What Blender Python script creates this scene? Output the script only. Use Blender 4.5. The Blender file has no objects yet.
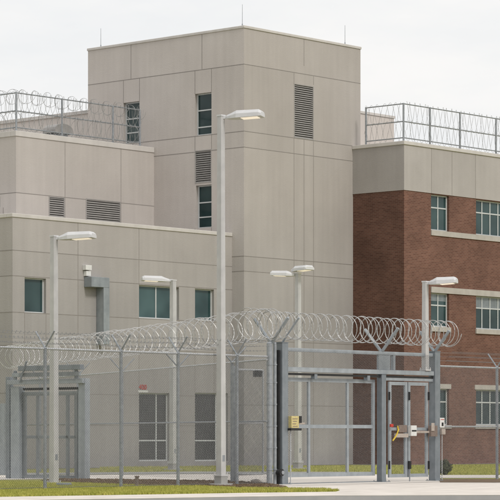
import bpy, math, random
from mathutils import Vector
R = math.radians
random.seed(7)
scene = bpy.context.scene
col = scene.collection

# ------------------------------------------------------------------ site frame
F, CX, HY, H = 2460.0, 250.0, 434.0, 1.4            # focal (in photo px), centre, horizon, eye height
PHI = math.atan2(2460.0, 2200.0)                     # heading of the long facades
U = Vector((math.cos(PHI), math.sin(PHI), 0)); V = Vector((-math.sin(PHI), math.cos(PHI), 0))
T0 = Vector(((244 - CX) / F * 107.6, 107.6, 0))      # tower corner on the ground
def P(a, b, z=0): return T0 + U * a + V * b + Vector((0, 0, z))
def ab(p):
    d = p - T0; return d.dot(U), d.dot(V)
def on_u(px, b):                                      # a on facade line b = const seen at px
    r = (px - CX) / F; q = T0 + V * b
    return (r * q.y - q.x) / (U.x - r * U.y)
def on_v(px, a):
    r = (px - CX) / F; q = T0 + U * a
    return (r * q.y - q.x) / (V.x - r * V.y)
def hgt(py, p): return H + (HY - py) * p.y / F
def ground(px, py):
    Z = F * H / (py - HY); return Vector(((px - CX) / F * Z, Z, 0))

# ------------------------------------------------------------------ materials
def new_mat(name):
    m = bpy.data.materials.new(name); m.use_nodes = True
    nt = m.node_tree; b = nt.nodes['Principled BSDF']; return m, nt, b
def noise_mat(name, c1, c2, scale=3.0, rough=0.8, metal=0.0, bump=0.0, bscale=60, streak=0.0, spec=0.3, detail=6, tone=False, soil_haze=False):
    m, nt, b = new_mat(name); N = nt.nodes; L = nt.links
    tc = N.new('ShaderNodeTexCoord'); n = N.new('ShaderNodeTexNoise')
    n.inputs['Scale'].default_value = scale; n.inputs['Detail'].default_value = detail; n.inputs['Roughness'].default_value = .6
    L.new(tc.outputs['Object'], n.inputs['Vector'])
    r = N.new('ShaderNodeValToRGB'); r.color_ramp.elements[0].position = .3; r.color_ramp.elements[1].position = .7
    r.color_ramp.elements[0].color = (*c1, 1); r.color_ramp.elements[1].color = (*c2, 1)
    L.new(n.outputs['Fac'], r.inputs['Fac']); out = r.outputs['Color']
    if streak:
        mp = N.new('ShaderNodeMapping'); mp.inputs['Scale'].default_value = (2.2, 2.2, .12)
        n2 = N.new('ShaderNodeTexNoise'); n2.inputs['Scale'].default_value = 1.5; n2.inputs['Detail'].default_value = 8
        L.new(tc.outputs['Object'], mp.inputs['Vector']); L.new(mp.outputs['Vector'], n2.inputs['Vector'])
        mr = N.new('ShaderNodeMapRange'); mr.inputs[1].default_value = .3; mr.inputs[2].default_value = .7
        mr.inputs[3].default_value = 1 - streak; mr.inputs[4].default_value = 1 + streak * .4
        L.new(n2.outputs['Fac'], mr.inputs[0])
        mx = N.new('ShaderNodeVectorMath'); mx.operation = 'SCALE'
        L.new(out, mx.inputs[0]); L.new(mr.outputs[0], mx.inputs['Scale']); out = mx.outputs[0]
    if tone:
        at = N.new('ShaderNodeAttribute'); at.attribute_name = 'tone'
        mx = N.new('ShaderNodeVectorMath'); mx.operation = 'MULTIPLY'
        L.new(out, mx.inputs[0]); L.new(at.outputs['Vector'], mx.inputs[1]); out = mx.outputs[0]
    if soil_haze:                                           # greyer towards the ground: splash dirt, with mesh haze and low shading painted in
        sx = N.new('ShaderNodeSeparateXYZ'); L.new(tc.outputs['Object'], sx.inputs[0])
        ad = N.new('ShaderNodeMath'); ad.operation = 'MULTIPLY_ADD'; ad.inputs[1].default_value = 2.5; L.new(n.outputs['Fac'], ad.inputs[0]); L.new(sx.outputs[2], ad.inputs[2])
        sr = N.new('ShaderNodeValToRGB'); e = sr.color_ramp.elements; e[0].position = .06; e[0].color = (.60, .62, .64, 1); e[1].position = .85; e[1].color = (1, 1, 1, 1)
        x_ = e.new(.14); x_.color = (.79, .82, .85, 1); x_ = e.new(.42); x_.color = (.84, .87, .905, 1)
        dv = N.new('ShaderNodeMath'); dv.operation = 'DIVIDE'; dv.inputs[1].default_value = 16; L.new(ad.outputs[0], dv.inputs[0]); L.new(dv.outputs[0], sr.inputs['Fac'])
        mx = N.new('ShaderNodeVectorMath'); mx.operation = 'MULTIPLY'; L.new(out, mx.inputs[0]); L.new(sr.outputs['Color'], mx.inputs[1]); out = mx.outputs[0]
    L.new(out, b.inputs['Base Color'])
    b.inputs['Roughness'].default_value = rough; b.inputs['Metallic'].default_value = metal
    b.inputs['Specular IOR Level'].default_value = spec
    if bump:
        n3 = N.new('ShaderNodeTexNoise'); n3.inputs['Scale'].default_value = bscale; n3.inputs['Detail'].default_value = 4
        L.new(tc.outputs['Object'], n3.inputs['Vector'])
        bp = N.new('ShaderNodeBump'); bp.inputs['Strength'].default_value = bump; bp.inputs['Distance'].default_value = .02
        L.new(n3.outputs['Fac'], bp.inputs['Height']); L.new(bp.outputs['Normal'], b.inputs['Normal'])
    return m

M = {}
M['stucco'] = noise_mat('stucco', (.412, .379, .351), (.468, .434, .404), .30, .9, bump=.35, bscale=25, streak=.055, tone=True, soil_haze=True)
M['stucco_pale'] = noise_mat('stucco_pale', (.40, .373, .352), (.45, .422, .40), .6, .9, bump=.3, bscale=25, streak=.05, tone=True)
M['coping'] = noise_mat('coping', (.53, .505, .475), (.61, .58, .55), 1.2, .7, streak=.06)
M['joint'] = noise_mat('joint', (.225, .207, .19), (.27, .25, .232), 3, .9)
M['stone'] = noise_mat('stone_band', (.42, .39, .355), (.50, .47, .43), 2.5, .85, streak=.08)
M['louver'] = noise_mat('louver_metal', (.30, .29, .275), (.37, .355, .34), 4, .6)
M['dark'] = noise_mat('dark_void', (.07, .068, .065), (.10, .098, .095), 4, .8)
M['roof'] = noise_mat('roof_membrane', (.4, .39, .37), (.5, .48, .46), 1, .9)
M['frame'] = noise_mat('window_frame_metal', (.50, .52, .52), (.58, .60, .60), 4, .5)
M['galv'] = noise_mat('galvanised_steel', (.25, .27, .29), (.37, .39, .41), 9, .5, metal=.35, spec=.5, streak=.1)
M['galv_pale'] = noise_mat('pale_galvanised_pipe', (.42, .43, .44), (.56, .57, .58), 9, .5, metal=.3, spec=.5, streak=.1)
M['gate_steel'] = noise_mat('gate_steel', (.19, .215, .235), (.25, .275, .30), 5, .5, metal=.2, spec=.5, streak=.18)
M['gate_frame'] = noise_mat('gate_frame_steel', (.29, .32, .345), (.37, .40, .425), 5, .5, metal=.2, spec=.5, streak=.15)
M['wire'] = noise_mat('chain_wire', (.17, .175, .18), (.27, .275, .28), 12, .55, metal=.3)
M['razor'] = noise_mat('razor_steel', (.40, .40, .395), (.60, .60, .59), 14, .42, metal=.35, spec=.6)
M['razor_roof'] = noise_mat('roof_razor_steel', (.27, .27, .265), (.40, .40, .39), 14, .5, metal=.3, spec=.5)
M['pole'] = noise_mat('pole_paint', (.455, .45, .445), (.545, .54, .53), 3, .45, spec=.5, streak=.08)
M['lamp_paint'] = noise_mat('lamp_housing_paint', (.56, .56, .565), (.64, .64, .64), 3, .45, spec=.5)
M['concrete'] = noise_mat('concrete_walk', (.58, .53, .475), (.78, .72, .655), 1.1, .9, bump=.2, bscale=40)
M['road_in'] = noise_mat('inner_road_concrete', (.60, .55, .50), (.74, .69, .63), .8, .9, bump=.2, bscale=40)
M['kerb'] = noise_mat('kerb_concrete', (.30, .30, .29), (.38, .37, .35), 1.4, .9)
M['asphalt'] = noise_mat('asphalt', (.12, .112, .11), (.19, .175, .17), 2, .95, bump=.4, bscale=80)
M['mulch'] = noise_mat('mulch', (.10, .07, .045), (.25, .18, .12), 9, 1, bump=.8, bscale=40)
M['grass_base'] = noise_mat('grass_ground', (.21, .22, .04), (.36, .33, .10), 3, 1, bump=.6, bscale=30)
M['grass_blade'] = noise_mat('grass_blade', (.24, .28, .04), (.54, .49, .13), 2.6, .8)
M['yellow'] = noise_mat('yellow_label', (.46, .38, .15), (.62, .53, .27), 30, .6)
M['black'] = noise_mat('black_plastic', (.015, .015, .017), (.03, .03, .03), 8, .4)
M['white'] = noise_mat('white_box_paint', (.62, .62, .60), (.72, .72, .70), 8, .5)
M['tan'] = noise_mat('tan_bolt_metal', (.36, .31, .27), (.48, .42, .37), 10, .5)
M['brown'] = noise_mat('brown_lock_box', (.17, .13, .11), (.24, .19, .16), 10, .6)
M['chain_yellow'] = noise_mat('yellow_chain', (.65, .48, .05), (.8, .6, .1), 10, .5)
M['red'] = noise_mat('red_paint', (.45, .04, .03), (.55, .07, .05), 8, .6)
M['duct'] = noise_mat('duct_metal', (.26, .29, .31), (.35, .38, .40), 3, .45, metal=.3, spec=.5, streak=.2)
M['bush'] = noise_mat('bush_leaves', (.035, .045, .02), (.09, .10, .05), 12, .8)
M['bark'] = noise_mat('bush_stem', (.08, .06, .045), (.12, .09, .07), 12, .9)
M['stone_grey'] = noise_mat('pebbles', (.3, .26, .23), (.5, .45, .4), 12, .9)

def glass_mat():
    m, nt, b = new_mat('window_glass'); N = nt.nodes; L = nt.links
    tc = N.new('ShaderNodeTexCoord'); n = N.new('ShaderNodeTexNoise'); n.inputs['Scale'].default_value = .55; n.inputs['Detail'].default_value = 2
    w = N.new('ShaderNodeTexWave'); w.wave_type = 'BANDS'; w.bands_direction = 'Z'; w.inputs['Scale'].default_value = 9; w.inputs['Distortion'].default_value = .3
    L.new(tc.outputs['Object'], n.inputs['Vector']); L.new(tc.outputs['Object'], w.inputs['Vector'])
    r = N.new('ShaderNodeValToRGB'); r.color_ramp.elements[0].position = .35; r.color_ramp.elements[1].position = .7
    r.color_ramp.elements[0].color = (.016, .040, .042, 1); r.color_ramp.elements[1].color = (.050, .095, .098, 1)
    L.new(n.outputs['Fac'], r.inputs['Fac'])
    mx = N.new('ShaderNodeMix'); mx.data_type = 'RGBA'; mx.blend_type = 'MULTIPLY'; mx.inputs[0].default_value = .35
    L.new(r.outputs['Color'], mx.inputs[6]); L.new(w.outputs['Color'], mx.inputs[7]); 
    oi = N.new('ShaderNodeObjectInfo'); rm = N.new('ShaderNodeMapRange'); rm.inputs[3].default_value = .6; rm.inputs[4].default_value = 1.5; L.new(oi.outputs['Random'], rm.inputs[0])
    sc = N.new('ShaderNodeVectorMath'); sc.operation = 'SCALE'; L.new(mx.outputs[2], sc.inputs[0]); L.new(rm.outputs[0], sc.inputs['Scale']); L.new(sc.outputs[0], b.inputs['Base Color'])
    b.inputs['Roughness'].default_value = .08; b.inputs['Specular IOR Level'].default_value = .35
    return m
M['glass'] = glass_mat()
M['glass_dim'] = noise_mat('dim_glass', (.022, .022, .024), (.05, .05, .05), .7, .25, spec=.3)

def brick_mat():
    m, nt, b = new_mat('red_brick'); N = nt.nodes; L = nt.links
    tc = N.new('ShaderNodeTexCoord'); sp = N.new('ShaderNodeSeparateXYZ'); ad = N.new('ShaderNodeMath'); ad.operation = 'ADD'
    cb = N.new('ShaderNodeCombineXYZ')
    L.new(tc.outputs['Object'], sp.inputs[0]); L.new(sp.outputs[0], ad.inputs[0]); L.new(sp.outputs[1], ad.inputs[1])
    L.new(ad.outputs[0], cb.inputs[0]); L.new(sp.outputs[2], cb.inputs[1])
    bt = N.new('ShaderNodeTexBrick'); bt.inputs['Scale'].default_value = 1; bt.inputs['Brick Width'].default_value = .225
    bt.inputs['Row Height'].default_value = .075; bt.inputs['Mortar Size'].default_value = .009; bt.inputs['Mortar Smooth'].default_value = .2
    bt.inputs['Color1'].default_value = (.132, .062, .046, 1); bt.inputs['Color2'].default_value = (.196, .097, .071, 1)
    bt.inputs['Mortar'].default_value = (.205, .138, .108, 1); bt.inputs['Bias'].default_value = -.1
    L.new(cb.outputs[0], bt.inputs['Vector'])
    n = N.new('ShaderNodeTexNoise'); n.inputs['Scale'].default_value = .7; n.inputs['Detail'].default_value = 8
    L.new(tc.outputs['Object'], n.inputs['Vector'])
    mr = N.new('ShaderNodeMapRange'); mr.inputs[1].default_value = .3; mr.inputs[2].default_value = .7; mr.inputs[3].default_value = .80; mr.inputs[4].default_value = 1.18
    L.new(n.outputs['Fac'], mr.inputs[0])
    mx = N.new('ShaderNodeVectorMath'); mx.operation = 'SCALE'
    L.new(bt.outputs['Color'], mx.inputs[0]); L.new(mr.outputs[0], mx.inputs['Scale'])
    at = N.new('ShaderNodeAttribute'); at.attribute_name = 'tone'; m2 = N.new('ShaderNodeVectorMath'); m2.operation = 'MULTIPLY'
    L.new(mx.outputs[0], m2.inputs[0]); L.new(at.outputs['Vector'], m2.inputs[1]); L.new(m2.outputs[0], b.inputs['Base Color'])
    b.inputs['Roughness'].default_value = .9; b.inputs['Specular IOR Level'].default_value = .2
    bp = N.new('ShaderNodeBump'); bp.inputs['Strength'].default_value = .4; bp.inputs['Distance'].default_value = .01; bp.invert = True
    L.new(bt.outputs['Fac'], bp.inputs['Height']); L.new(bp.outputs['Normal'], b.inputs['Normal'])
    return m
M['brick'] = brick_mat()
def lens_mat():
    m, nt, b = new_mat('lamp_lens')
    tc = nt.nodes.new('ShaderNodeTexCoord'); n = nt.nodes.new('ShaderNodeTexNoise'); n.inputs['Scale'].default_value = 9
    r = nt.nodes.new('ShaderNodeValToRGB'); r.color_ramp.elements[0].color = (1, .83, .64, 1); r.color_ramp.elements[1].color = (1, .94, .84, 1)
    nt.links.new(tc.outputs['Object'], n.inputs['Vector']); nt.links.new(n.outputs['Fac'], r.inputs['Fac'])
    nt.links.new(r.outputs['Color'], b.inputs['Emission Color']); nt.links.new(r.outputs['Color'], b.inputs['Base Color'])
    b.inputs['Emission Strength'].default_value = .5; b.inputs['Roughness'].default_value = .5
    return m
M['lens'] = lens_mat()

# ------------------------------------------------------------------ mesh builder
class MB:
    def __init__(s): s.v = []; s.f = []; s.t = []; s.smooth = False
    def quad(s, a, b, c, d, tone=1.0):
        i = len(s.v); s.v += [tuple(a), tuple(b), tuple(c), tuple(d)]; s.f.append((i, i+1, i+2, i+3)); s.t.append(tone)
    def hexa(s, p, tone=1.0):                       # 8 points: bottom 4 ccw, top 4 ccw
        i = len(s.v); s.v += [tuple(q) for q in p]
        for f in ((0,3,2,1),(4,5,6,7),(0,1,5,4),(1,2,6,5),(2,3,7,6),(3,0,4,7)):
            s.f.append(tuple(i+k for k in f)); s.t.append(tone)
    def box(s, x0, x1, y0, y1, z0, z1, tone=1.0):
        s.hexa([(x0,y0,z0),(x1,y0,z0),(x1,y1,z0),(x0,y1,z0),(x0,y0,z1),(x1,y0,z1),(x1,y1,z1),(x0,y1,z1)], tone)
    def obox(s, c, e1, e2, e3, h1, h2, h3):          # oriented box, centre c, half sizes
        c = Vector(c); e1 = Vector(e1)*h1; e2 = Vector(e2)*h2; e3 = Vector(e3)*h3
        s.hexa([c-e1-e2-e3, c+e1-e2-e3, c+e1+e2-e3, c-e1+e2-e3, c-e1-e2+e3, c+e1-e2+e3, c+e1+e2+e3, c-e1+e2+e3])
    def tube(s, p0, p1, r, n=8, r1=None, cap=True):
        s.path([Vector(p0), Vector(p1)], r, n, r1, cap)
    def path(s, pts, r, n=4, r1=None, cap=False):
        pts = [Vector(p) for p in pts]; base = len(s.v); m = len(pts)
        for k, p in enumerate(pts):
            d = (pts[min(k+1, m-1)] - pts[max(k-1, 0)]).normalized()
            up = Vector((0, 0, 1)) if abs(d.z) < .95 else Vector((1, 0, 0))
            x = d.cross(up).normalized(); y = x.cross(d)
            rr = r if r1 is None else r + (r1 - r) * k / (m - 1)
            for j in range(n):
                a = 2*math.pi*j/n; q = p + x*math.cos(a)*rr + y*math.sin(a)*rr; s.v.append(tuple(q))
        for k in range(m-1):
            for j in range(n):
                a = base+k*n+j; b = base+k*n+(j+1) % n; s.f.append((a, b, b+n, a+n)); s.t.append(1.0)
        if cap:
            s.f.append(tuple(base+j for j in reversed(range(n)))); s.t.append(1.0)
            s.f.append(tuple(base+(m-1)*n+j for j in range(n))); s.t.append(1.0)
    def build(s, name, mat, parent=None, smooth=False, bevel=0):
        me = bpy.data.meshes.new(name); me.from_pydata(s.v, [], s.f); me.update()
        me.materials.append(mat)
        at = me.attributes.new('tone', 'FLOAT_COLOR', 'FACE')
        for i, t in enumerate(s.t): at.data[i].color = (t, t, t, 1)
        if smooth:
            for p in me.polygons: p.use_smooth = True
        o = bpy.data.objects.new(name, me); col.objects.link(o)
        if parent: o.parent = parent
        if bevel:
            md = o.modifiers.new('bevel', 'BEVEL'); md.width = bevel; md.segments = 2; md.limit_method = 'ANGLE'
        return o
def tag(o, label=None, cat=None, group=None, kind=None):
    for k, v in (('label', label), ('category', cat), ('group', group), ('kind', kind)):
        if v: o[k] = v
    return o
def empty(name, loc=(0, 0, 0), rz=0.0):
    o = bpy.data.objects.new(name, None); col.objects.link(o); o.location = loc; o.rotation_euler = (0, 0, rz)
    o.empty_display_size = .3
    return o

# ------------------------------------------------------------------ walls (local building frame: x = a, y = b)
class Face:
    """kind 'u': front facade at y=c, outward -y.  kind 'v': left facade at x=c, outward -x."""
    def __init__(s, kind, c): s.k = kind; s.c = c
    def p(s, t, z, out=0.0):
        return Vector((t, s.c - out, z)) if s.k == 'u' else Vector((s.c - out, t, z))
    def t(s, px): return on_u(px, s.c) if s.k == 'u' else on_v(px, s.c)
    def w(s, t): return P(t, s.c) if s.k == 'u' else P(s.c, t)
    def tz(s, px, py):
        t = s.t(px); return t, hgt(py, s.w(t))
    def bar(s, mb, t0, t1, z0, z1, o0, o1, tone=1.0):   # box between outward offsets o0<o1
        a = s.p(t0, z0, o0); b = s.p(t1, z1, o1)
        mb.box(min(a.x,b.x), max(a.x,b.x), min(a.y,b.y), max(a.y,b.y), z0, z1, tone)
def wall(mb, fc, t0, t1, z0, z1, holes=(), depth=.22, vj=(), zj=(), tint=1.0):
    ts = sorted({round(x, 4) for x in [t0, t1] + [h[0] for h in holes] + [h[1] for h in holes] + list(vj) if t0-1e-6 <= x <= t1+1e-6})
    zs = sorted({round(x, 4) for x in [z0, z1] + [h[2] for h in holes] + [h[3] for h in holes] + list(zj) if z0-1e-6 <= x <= z1+1e-6})
    def idx(a, arr): return sum(1 for q in arr if q < a)
    for i in range(len(ts)-1):
        for j in range(len(zs)-1):
            tc, zc = (ts[i]+ts[i+1])/2, (zs[j]+zs[j+1])/2
            if any(h[0] < tc < h[1] and h[2] < zc < h[3] for h in holes): continue
            rr = random.Random(idx(tc, vj)*31 + idx(zc, zj)*17 + int(fc.c*10)); tone = tint*(1 + rr.uniform(-.035, .035))
            q = [fc.p(ts[i], zs[j]), fc.p(ts[i+1], zs[j]), fc.p(ts[i+1], zs[j+1]), fc.p(ts[i], zs[j+1])]
            if fc.k == 'v': q.reverse()
            mb.quad(*q, tone)
    for h in holes:                                    # reveals
        a, b, c, d = h[:4]
        for (x0, y0, x1, y1) in ((a, c, a, d), (b, c, b, d), (a, c, b, c), (a, d, b, d)):
            mb.quad(fc.p(x0, y0), fc.p(x1, y1), fc.p(x1, y1, -depth), fc.p(x0, y0, -depth))
def joints(mb, fc, segs, wid=.027, out=.003):
    for (t0, z0, t1, z1) in segs:
        if abs(t1-t0) < 1e-3: fc.bar(mb, t0-wid/2, t0+wid/2, min(z0,z1), max(z0,z1), -.02, out)
        else: fc.bar(mb, min(t0,t1), max(t0,t1), z0-wid/2, z0+wid/2, -.02, out+.0015)
def window(fc, h, parent, vm=(), hm=(), glass='glass', rec=.14, fw=.055, label=None):
    a, b, c, d = h; mb = MB(); o0, o1 = -rec-.06, -rec
    fc.bar(mb, a, a+fw, c, d, o0, o1); fc.bar(mb, b-fw, b, c, d, o0, o1)
    fc.bar(mb, a+fw, b-fw, c, c+fw, o0, o1); fc.bar(mb, a+fw, b-fw, d-fw, d, o0, o1)
    for f in vm: t = a+(b-a)*f; fc.bar(mb, t-fw/2, t+fw/2, c+fw, d-fw, o0, o1-.004)
    for f in hm: z = d-(d-c)*f; fc.bar(mb, a+fw, b-fw, z-fw/2, z+fw/2, o0, o1-.008)
    w = mb.build('window', M['frame'], parent)
    if label: w['label'] = label
    g = MB(); fc.bar(g, a+.01, b-.01, c+.01, d-.01, -rec-.05, -rec-.035); g.build('pane', M[glass], w)
    return w
def louver(fc, h, parent):
    a, b, c, d = h; mb = MB(); fw = .035
    fc.bar(mb, a, a+fw, c, d, -.12, .012); fc.bar(mb, b-fw, b, c, d, -.12, .012)
    fc.bar(mb, a+fw, b-fw, c, c+fw, -.12, .012); fc.bar(mb, a+fw, b-fw, d-fw, d, -.12, .012)
    v = mb.build('louver_vent', M['louver'], parent)
    s = MB(); z = c+fw
    while z < d-fw-.03:
        p = [fc.p(a+fw, z, -.005), fc.p(b-fw, z, -.005), fc.p(b-fw, z+.075, -.10), fc.p(a+fw, z+.075, -.10)]
        s.quad(*p); q = [x + Vector((0, 0, .02)) for x in p]; s.quad(*q); s.quad(p[0], p[1], q[1], q[0]); z += .095
    s.build('slats', M['louver'], v)
    k = MB(); fc.bar(k, a+.01, b-.01, c+.01, d-.01, -.2, -.15); k.build('backing', M['dark'], v)
def hole(fc, x0, x1, y0, y1):
    xm = (x0+x1)/2; tm = fc.t(xm); pm = fc.w(tm)
    a, b = sorted((fc.t(x0), fc.t(x1))); return (a, b, hgt(y1, pm), hgt(y0, pm))

# ================================================================== DETENTION BUILDING
bld = empty('detention_building', T0, PHI)
tag(bld, 'tall beige precast concrete building with stepped wings and plain square tower', 'building')
TL, TR = Face('v', 0.0), Face('u', 0.0)
topT = hgt(28, P(0, 0))
bT = on_v(88, 0); aT = on_u(360.5, 0)
TW = MB()
hw = [hole(TL, 123.5, 139.5, 102, 143), hole(TL, 195, 211.5, 93, 135), hole(TL, 196, 211.5, 185, 228)]
hl = [hole(TL, 195, 211.5, 150, 183)]
zj = [TL.tz(244, y)[1] for y in (64, 131, 147, 256, 271, 340, 405)]
vj = [TL.t(x) for x in (211.5, 195, 139.5, 123.5)]
wall(TW, TL, 0, bT, 0, topT, hw+hl, vj=vj, zj=zj, tint=1.2)  # left tower face painted lighter than the right, as if better lit
zr = zj
hr = [hole(TR, 294, 313.5, 85, 139)]
vjr = [TR.t(x) for x in (294, 304, 313.5)]
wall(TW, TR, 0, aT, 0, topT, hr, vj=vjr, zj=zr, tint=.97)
TW.quad((0, 0, topT-.05), (aT, 0, topT-.05), (aT, bT, topT-.05), (0, bT, topT-.05))
TW.quad((aT, 0, 0), (aT, bT, 0), (aT, bT, topT), (aT, 0, topT)); TW.quad((0, bT, 0), (0, bT, topT), (aT, bT, topT), (aT, bT, 0))
TW.build('tower_wall', M['stucco'], bld)
J = MB()
joints(J, TL, [(0, z, bT, z) for z in zj[:3]] + [(0, z, .9, z) for z in zj[3:]])
z1, z2, z3 = zj[0], zj[1], zj[2]
x131 = TL.t(131); x202 = TL.t(202)
joints(J, TL, [(x131, z1, x131, topT), (x202, z1, x202, topT)])
for x in (123.5, 139.5): joints(J, TL, [(TL.t(x), z1, TL.t(x), hw[0][3]), (TL.t(x), hw[0][2], TL.t(x), z2-2)])
for x in (195, 211.5):
    t = TL.t(x); joints(J, TL, [(t, z1, t, hw[1][3]), (t, hw[1][2], t, hl[0][3]), (t, 8, t, hw[2][2])])
joints(J, TR, [(0, z, aT, z) for z in zr])
for x, y0, y1 in ((294, 72, 85), (313.5, 72, 85), (304, 40, 66)):
    t = TR.t(x); joints(J, TR, [(t, hgt(y1, P(t, 0)), t, z1 if y0 > 60 else topT)])
for x in (294, 304, 313.5):
    t = TR.t(x); joints(J, TR, [(t, .1, t, hr[0][2] if x != 304 else z2)])
J.build('panel_joints', M['joint'], bld)
C = MB(); zc = topT
C.box(-.04, aT+.04, -.04, .32, zc, zc+.12); C.box(-.04, .32, .32, bT+.04, zc, zc+.12); C.box(aT-.32, aT+.04, .32, bT+.04, zc, zc+.12); C.box(.32, aT-.32, bT-.32, bT+.04, zc, zc+.12)
C.build('coping', M['coping'], bld, bevel=.02)
window(TL, hw[0], bld, hm=(.40, .74)); window(TL, hw[1], bld, hm=(.40, .80)); window(TL, hw[2], bld, hm=(.40, .74))
louver(TL, hl[0], bld); louver(TR, hr[0], bld)
# lightning rods
for (fc, px, ytop) in ((TL, 99, 28), (TL, 240.5, 4), (TR, 347, 25)):
    t = fc.t(px); p = fc.p(t, topT, -.12); r = MB()
    zt = hgt(ytop, fc.w(t)); r.tube((p.x, p.y, topT+.16), (p.x, p.y, zt), .013, 6, .008); r.tube((p.x, p.y, topT+.15), (p.x, p.y, topT+.22), .025, 8)
    r.build('lightning_rod', M['galv'], bld)

# ---- penthouse behind the tower
PL = Face('v', .6); mb = MB(); zt = hgt(113.5, P(.6, on_v(88, .6))); b0, b1 = bT-.5, bT+26
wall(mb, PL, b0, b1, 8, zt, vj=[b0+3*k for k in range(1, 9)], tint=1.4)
mb.quad((.6, b0, zt), (8, b0, zt), (8, b1, zt), (.6, b1, zt)); mb.quad((.6, b1, 0), (8, b1, 0), (8, b1, zt), (.6, b1, zt))
mb.quad((.6, b0, 8), (8, b0, 8), (8, b0, zt), (.6, b0, zt)); mb.quad((8, b0, 8), (8, b1, 8), (8, b1, zt), (8, b0, zt))
mb.build('penthouse_wall', M['stucco'], bld)
c = MB(); c.box(.52, .9, b0, b1, zt, zt+.15); c.build('coping', M['coping'], bld)
# ---- upper wing
bU = on_v(154, 0); UF = Face('u', bU); a16 = on_u(16, bU); UL = Face('v', a16)
zU = hgt(133.5+2.5, P(a16, bU)); 
vents = [hole(UF, 49, 64.5, 197, 217.5), hole(UF, 86, 120.5, 200, 222)]
zju = [hgt(192.5, P(a16, bU))]
vju = [on_u(65, bU), on_u(121, bU)]
mb = MB(); wall(mb, UF, a16, 0, 0, zU, vents, vj=vju, zj=zju, tint=1.06)
bUe = bU + 14
hwu = [(bU+1.0, bU+4.0, hgt(206, P(a16, bU)), hgt(195, P(a16, bU)))]
wall(mb, UL, bU, bUe, 0, zU, hwu, vj=[bU+.8, bU+4.2], zj=zju, tint=1.2)  # left side painted lighter than the front, light put into the tone
mb.quad((a16, bU, zU-.05), (0, bU, zU-.05), (0, bUe, zU-.05), (a16, bUe, zU-.05)); mb.quad((a16, bUe, 0), (0, bUe, 0), (0, bUe, zU), (a16, bUe, zU))
mb.build('upper_wing_wall', M['stucco'], bld)
J = MB(); joints(J, UF, [(a16, zju[0], 0, zju[0])] + [(t, 6, t, zU) for t in vju[:1]] + [(vju[1], 6, vju[1], zU)])
joints(J, UF, [(on_u(49, bU), 6, on_u(49, bU), zju[0]), (on_u(86, bU), 6, on_u(86, bU), zju[0])])
joints(J, UL, [(bU, zju[0], bUe, zju[0]), (bU+.8, 6, bU+.8, zU-3)]); J.build('panel_joints', M['joint'], bld)
C = MB(); C.box(a16-.04, -.003, bU-.04, bU+.32, zU, zU+.24); C.box(a16-.04, a16+.32, bU+.32, bUe, zU, zU+.24); C.build('coping', M['coping'], bld, bevel=.02)
for v in vents: louver(UF, v, bld)
window(UL, hwu[0], bld, label='narrow strip window on the left side of the upper wing')
# ---- lower wing
bL = on_v(232, 0); LF = Face('u', bL); a12 = on_u(12.5, bL); LL = Face('v', a12)
zL = hgt(217, P(a12, bL))
hwin = [hole(LF, 24.6, 46, 278, 313), hole(LF, 139, 179, 286, 319), hole(LF, 195, 214, 289, 320.5)]
hdoor = [hole(LF, 139, 169.5, 393, 461), hole(LF, 195, 228, 393, 461)]
p12 = P(a12, bL)
zjl = [hgt(y, p12) for y in (250, 275.5, 312, 345, 393, 425)]
vjl = [on_u(x, bL) for x in (24.6, 78, 139, 179, 195, 214)]
mb = MB(); wall(mb, LF, a12, 0, 0, zL, hwin+hdoor, vj=vjl, zj=zjl, tint=.96); bLe = bU-.02
hg = [(bL+3, bL+3.01, 1, 1.01)]
wall(mb, LL, bL, bLe+14, 0, zL, vj=[bL+1.5], zj=zjl)
mb.quad((a12, bL, zL-.05), (0, bL, zL-.05), (0, bLe, zL-.05), (a12, bLe, zL-.05))
mb.quad((a12, bLe, zL-.052), (a16, bLe, zL-.052), (a16, bLe+14, zL-.052), (a12, bLe+14, zL-.052))
mb.build('lower_wing_wall', M['stucco'], bld)
J = MB(); joints(J, LF, [(a12, z, 0, z) for z in zjl[:2]])
def hseg(z, cuts):                                      # horizontal joint interrupted by openings
    t = a12; out = []
    for (c0, c1) in sorted(cuts):
        if c0 > t: out.append((t, z, c0, z))
        t = max(t, c1)
    out.append((t, z, 0, z)); return out
for z in zjl[2:]:
    joints(J, LF, hseg(z, [(h[0], h[1]) for h in hwin+hdoor if h[2] < z < h[3]]))
joints(J, LL, [(bL, z, bL+8, z) for z in zjl])
x78 = on_u(78, bL); x139 = on_u(139, bL)
joints(J, LF, [(x78, .1, x78, zL)])
for px, hs in ((139, (hwin[1], hdoor[0])), (195, (hwin[2], hdoor[1])), (24.6, (hwin[0],))):
    t = on_u(px, bL)
    tops = zL if px == 139 else zjl[1]
    joints(J, LF, [(t, hs[0][3], t, tops)] if tops > hs[0][3]+.05 else [])
    joints(J, LF, [(t, hs[1][3] if len(hs) > 1 else .1, t, hs[0][2])])
for px, h in ((46, hwin[0]), (179, hwin[1]), (214, hwin[2])):
    t = on_u(px, bL); joints(J, LF, [(t, .1 if px != 214 else hdoor[1][3], t, h[2])])
J.build('panel_joints', M['joint'], bld)
C = MB(); C.box(a12-.04, -.003, bL-.04, bL+.32, zL, zL+.16); C.box(a12-.04, a12+.32, bL+.32, bL+14, zL, zL+.16); C.build('coping', M['coping'], bld, bevel=.02)
window(LF, hwin[0], bld); window(LF, hwin[1], bld, vm=(.48,)); window(LF, hwin[2], bld)
window(LF, hdoor[0], bld, vm=(.64,), hm=(.70,), glass='glass_dim', label='tall ground floor storefront window'); window(LF, hdoor[1], bld, vm=(.70,), hm=(.70,), glass='glass_dim', label='tall ground floor storefront window')
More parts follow.
